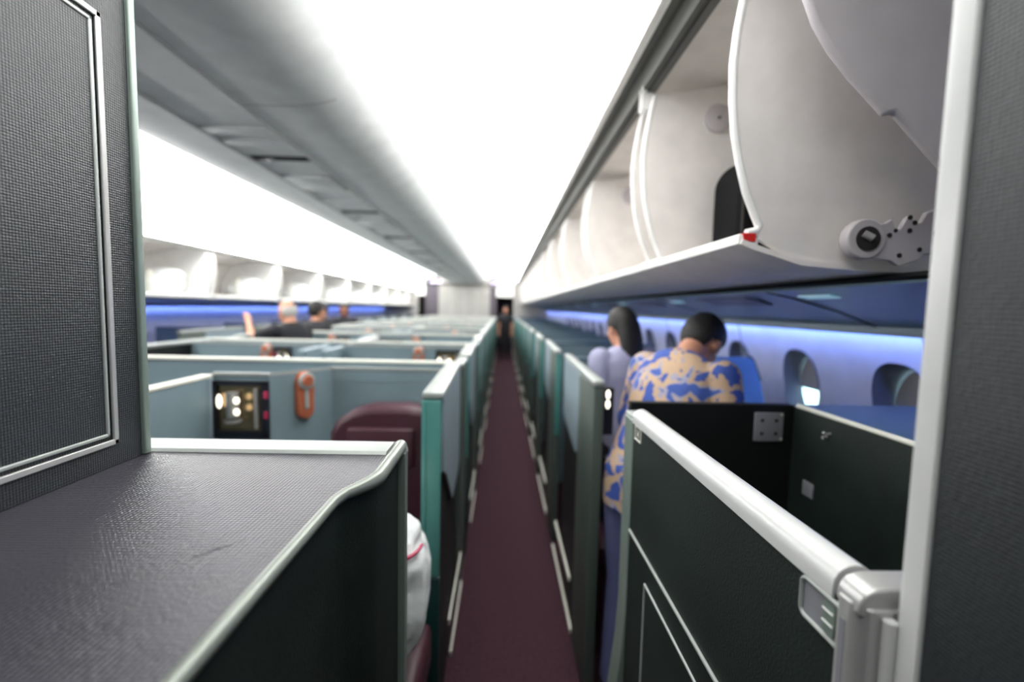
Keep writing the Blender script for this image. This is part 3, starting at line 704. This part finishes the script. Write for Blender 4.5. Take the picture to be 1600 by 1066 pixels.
# ---------------------------------------------------------------- people
def ring(bm, c, rx, ry, fx, seg=20, k=.9):
    return [bm.verts.new(fx(Vector((c[0] + rx * math.copysign(abs(math.cos(a)) ** k, math.cos(a)), c[1] + ry * math.copysign(abs(math.sin(a)) ** k, math.sin(a)), c[2])))) for a in [2 * math.pi * i / seg for i in range(seg)]]
def loft(bm, rows, fx):
    R = [ring(bm, r[0], r[1], r[2], fx) for r in rows]; fs = []
    for A, B in zip(R, R[1:]):
        for i in range(len(A)): fs.append(bm.faces.new((A[i], A[(i + 1) % len(A)], B[(i + 1) % len(A)], B[i])))
    fs += [bm.faces.new(R[0][::-1]), bm.faces.new(R[-1])]; bmesh.ops.recalc_face_normals(bm, faces=fs)
def limb(bm, pts, rs):
    P = []; Rr = []
    for i in range(len(pts) - 1):
        for k in range(4):
            u = k / 4; P.append(Vector(pts[i]).lerp(Vector(pts[i + 1]), u)); Rr.append(rs[i] * (1 - u) + rs[i + 1] * u)
    P.append(Vector(pts[-1])); Rr.append(rs[-1]); tube(bm, P, Rr, 14)
    for p, r in ((pts[0], rs[0]), (pts[-1], rs[-1])): ell(bm, p, (r, r, r), 12, 8)
    for p, r in zip(pts[1:-1], rs[1:-1]): ell(bm, p, (r, r, r), 12, 8)
def fuse(o, vox, smooth=3):
    m_ = o.modifiers.new('r', 'REMESH'); m_.mode = 'VOXEL'; m_.voxel_size = vox; m_.use_smooth_shade = True
    s_ = o.modifiers.new('s', 'SMOOTH'); s_.factor = .5; s_.iterations = smooth
    bpy.context.view_layer.update()
    me = bpy.data.meshes.new_from_object(o.evaluated_get(bpy.context.evaluated_depsgraph_get()))
    mt = o.data.materials[0]; o.modifiers.clear(); o.data = me; me.materials.clear(); me.materials.append(mt)
    for p in me.polygons: p.use_smooth = True
def person(label, loc, yaw, H=1.66, lean=0, nod=0, skin='skin1', hair='hair', shirt='shirtk', trousers='trous', arms=None, bald=False, longhair=False, vox=.009, sleeve=.62, group=None, wide=1):
    root = thing('person', label, 'person', loc, group)
    sc = H / 1.7; R = Matrix.Rotation(math.radians(yaw), 3, 'Z'); L_ = Matrix.Rotation(math.radians(-lean), 3, 'X'); piv = Vector((0, 0, .96))
    base = lambda p: R @ (Vector(p) * sc) + Vector(loc)
    def up(p):
        p = Vector(p); q_ = min(1, max(0, (p.z - .86) / .32)); q_ = q_ * q_ * (3 - 2 * q_)
        return base(Matrix.Rotation(math.radians(-lean * q_), 3, 'X') @ (p - piv) + piv)
    hc = Vector((0, .02, 1.585)); NH = Matrix.Rotation(math.radians(-nod), 3, 'X'); nb = Vector((0, 0, 1.47))
    hd = lambda p: up(NH @ (Vector(p) - nb) + nb)
    A = arms or {'L': [(-.17, 0, 1.40), (-.22, -.02, 1.12), (-.22, .08, .88)], 'R': [(.17, 0, 1.40), (.22, -.02, 1.12), (.22, .08, .88)]}
    torso = [((0, 0, .90), .155, .105), ((0, 0, .98), .160, .108), ((0, 0, 1.08), .138, .095), ((0, .005, 1.20), .152, .108), ((0, .005, 1.30), .165, .115), ((0, -.005, 1.39), .165, .095), ((0, -.01, 1.44), .11, .07), ((0, -.005, 1.47), .06, .055)]
    bm = bmesh.new()
    loft(bm, torso, up)
    limb(bm, [up((0, -.01, 1.43)), hd((0, .0, 1.54))], [.055 * sc, .052 * sc])
    nv = len(bm.verts)
    rotm = (R @ L_ @ NH).to_4x4()
    ell(bm, hd(hc + Vector((0, -.008, .018))), (.074 * sc, .092 * sc, .098 * sc), 28, 20, rotm)
    ell(bm, hd(hc + Vector((0, .028, -.052))), (.054 * sc, .058 * sc, .062 * sc), 20, 14, rotm)      # jaw
    ell(bm, hd(hc + Vector((0, .062, -.098))), (.022 * sc, .02 * sc, .018 * sc), 12, 8, rotm)         # chin
    ell(bm, hd(hc + Vector((0, .088, -.018))), (.013 * sc, .016 * sc, .024 * sc), 12, 8, rotm)        # nose
    ell(bm, hd(hc + Vector((0, .098, -.028))), (.016 * sc, .013 * sc, .011 * sc), 12, 8, rotm)
    for s_ in (-1, 1):
        ell(bm, hd(hc + Vector((s_ * .078, -.005, -.008))), (.010 * sc, .018 * sc, .031 * sc), 12, 8, rotm)   # ears
        ell(bm, hd(hc + Vector((s_ * .034, .066, -.028))), (.024 * sc, .018 * sc, .02 * sc), 12, 8, rotm)     # cheeks
    fing = []
    for s_, k in ((-1, 'L'), (1, 'R')):
        S_, E_, W_ = [up(p) for p in A[k]]
        limb(bm, [S_, S_.lerp(E_, .3), E_, E_.lerp(W_, .35), W_], [.052 * sc, .047 * sc, .038 * sc, .037 * sc, .024 * sc])
        d = (W_ - E_).normalized(); sd = d.cross(R @ Vector((0, 1, .2))).normalized()
        if sd.length < .5: sd = R @ Vector((1, 0, 0))
        nn = sd.cross(d).normalized()
        limb(bm, [W_, W_ + d * .05 * sc, W_ + d * .085 * sc], [.024 * sc, .030 * sc, .028 * sc])
        for q, (o_, ln) in enumerate(((-.030, .062), (-.010, .075), (.010, .071), (.028, .055))):
            b0_ = W_ + d * .075 * sc + sd * o_ * sc; m1_ = b0_ + (d + sd * o_ * 4) * ln * .5 * sc + nn * .004; m2_ = m1_ + d * ln * .5 * sc + nn * .018 * sc
            limb(bm, [b0_, m1_, m2_], [.0098 * sc, .0092 * sc, .0078 * sc])
        b0_ = W_ + d * .03 * sc - sd * .022 * sc; m1_ = b0_ + (d * .6 - sd) * .035 * sc; limb(bm, [b0_, m1_, m1_ + d * .035 * sc], [.013 * sc, .011 * sc, .009 * sc])
        hip = base((s_ * .085, 0, .92)); kn = base((s_ * .095, .015, .50)); an = base((s_ * .10, -.02, .09))
        limb(bm, [hip, hip.lerp(kn, .4), kn, kn.lerp(an, .3), an], [.088 * sc, .078 * sc, .055 * sc, .054 * sc, .036 * sc])
        limb(bm, [base((s_ * .10, -.03, .045)), base((s_ * .105, .06, .04)), base((s_ * .11, .14, .03))], [.036 * sc, .035 * sc, .026 * sc])
    body = obj('body', bm, skin, root); fuse(body, vox)
    # shirt
    bm = bmesh.new(); g = .016
    tr = [((0, 0, .84), (.175) * wide, .13 * wide), ((0, 0, .98), .172 * wide, .128 * wide), ((0, 0, 1.08), .158 * wide, .12 * wide), ((0, .005, 1.20), .168 * wide, .128 * wide), ((0, .005, 1.30), .178, .134), ((0, -.005, 1.39), .178, .113), ((0, -.01, 1.445), .125, .09), ((0, -.005, 1.475), .072, .068)]
    loft(bm, tr, up)
    for k in 'LR':
        S_, E_, W_ = [up(p) for p in A[k]]
        if sleeve <= 1: limb(bm, [S_, S_.lerp(E_, .35), S_.lerp(E_, sleeve)], [.068 * sc, .065 * sc, .062 * sc])
        else: limb(bm, [S_, E_, E_.lerp(W_, .9)], [.068 * sc, .052 * sc, .038 * sc])
    o = obj('shirt', bm, shirt, root); fuse(o, vox)
    bm = bmesh.new()
    loft(bm, [((0, 0, .84), .16, .12), ((0, 0, .93), .168, .118), ((0, 0, 1.0), .162, .112)], base)
    for s_ in (-1, 1):
        hip = base((s_ * .085, 0, .90)); kn = base((s_ * .095, .015, .50)); an = base((s_ * .10, -.02, .10))
        limb(bm, [hip, kn, an], [.098 * sc, .070 * sc, .055 * sc])
    o = obj('trousers', bm, trousers, root); fuse(o, vox)
    for s_ in (-1, 1):
        bm = bmesh.new(); limb(bm, [base((s_ * .10, -.04, .05)), base((s_ * .105, .06, .045)), base((s_ * .11, .15, .035))], [.043 * sc, .042 * sc, .032 * sc])
        for v in bm.verts: v.co.z = max(v.co.z, loc[2] + .002)
        obj('shoe', bm, 'shirtk', root)
    # hair: a cap with thickness
    bm = bmesh.new()
    vs = ell(bm, hc + Vector((0, -.014, .026)), (.086, .103, .106), 36, 26)
    kill = []
    for v in vs:
        p = v.co - hc
        front = p.y > .028 and p.z < .062
        low = p.z < (-.07 if not longhair else -.30) or (p.y > -.03 and p.z < .0)
        if bald: front = p.y > -.02 and p.z > -.2; low = p.z < -.055 or p.z > .045
        if front or low: kill.append(v)
    bmesh.ops.delete(bm, geom=kill, context='VERTS')
    ext = bmesh.ops.solidify(bm, geom=bm.faces[:], thickness=.012)
    if longhair:
        loft(bm, [(hc + Vector((0, -.075, .02)), .070, .045), (hc + Vector((0, -.085, -.08)), .076, .042), (hc + Vector((0, -.09, -.18)), .066, .032), (hc + Vector((0, -.085, -.26)), .03, .02)], ident)
    for v in bm.verts: v.co = hd(v.co)
    bmesh.ops.recalc_face_normals(bm, faces=bm.faces)
    obj('hair', bm, hair, root)
    for s_ in (-1, 1):
        bm = bmesh.new(); ell(bm, hd(hc + Vector((s_ * .030, .0815, .004))), (.0105 * sc, .006 * sc, .007 * sc), 12, 8, rotm); obj('eye', bm, 'eye', root)
    bm = bmesh.new(); ell(bm, hd(hc + Vector((0, .084, -.062))), (.022 * sc, .008 * sc, .007 * sc), 14, 8, rotm); obj('mouth', bm, 'lip', root)
    return root
person('dark-haired person in a blue and tan print shirt, bending at the right', (.560, 1.64, 0), -55, H=1.71, lean=27, nod=28, shirt='print', trousers='jeans', wide=.98,
       arms={'L': [(-.17, 0, 1.40), (-.24, .12, 1.14), (-.16, .33, 1.10)], 'R': [(.17, 0, 1.40), (.24, .10, 1.14), (.16, .33, 1.10)]}, sleeve=.85, vox=.008)
person('person with dark tied hair in a lilac-grey top, standing beyond the print-shirted person', (.70, 2.42, 0), 20, H=1.62, lean=4, nod=10, shirt='shirtl', longhair=True)
person('bald person in a black shirt with one arm raised, standing in the left centre suites', (-1.99, 4.25, 0), 62, H=1.64, lean=6, nod=8, hair='ghair', bald=True, shirt='shirtk', vox=.012,
       arms={'L': [(-.17, 0, 1.40), (-.24, .26, 1.34), (-.16, .42, 1.52)], 'R': [(.17, 0, 1.40), (.22, .10, 1.14), (.16, .30, 1.10)]})
person('person with black hair and black shirt standing directly behind the bald person', (-2.12, 5.06, 0), -30, H=1.63, shirt='shirtk', vox=.013)
person('person in dark shirt in the left aisle, second from the right of the left group', (-2.67, 6.6, 0), 150, H=1.62, skin='skin2', vox=.013)
person('person with dark hair in the left aisle, rightmost of the left group', (-2.67, 7.5, 0), 180, H=1.62, skin='skin2', vox=.013)
person('crew person in dark uniform standing far down the plum aisle', (.09, 14.2, 0), 170, H=1.66, shirt='shirtk', vox=.013)
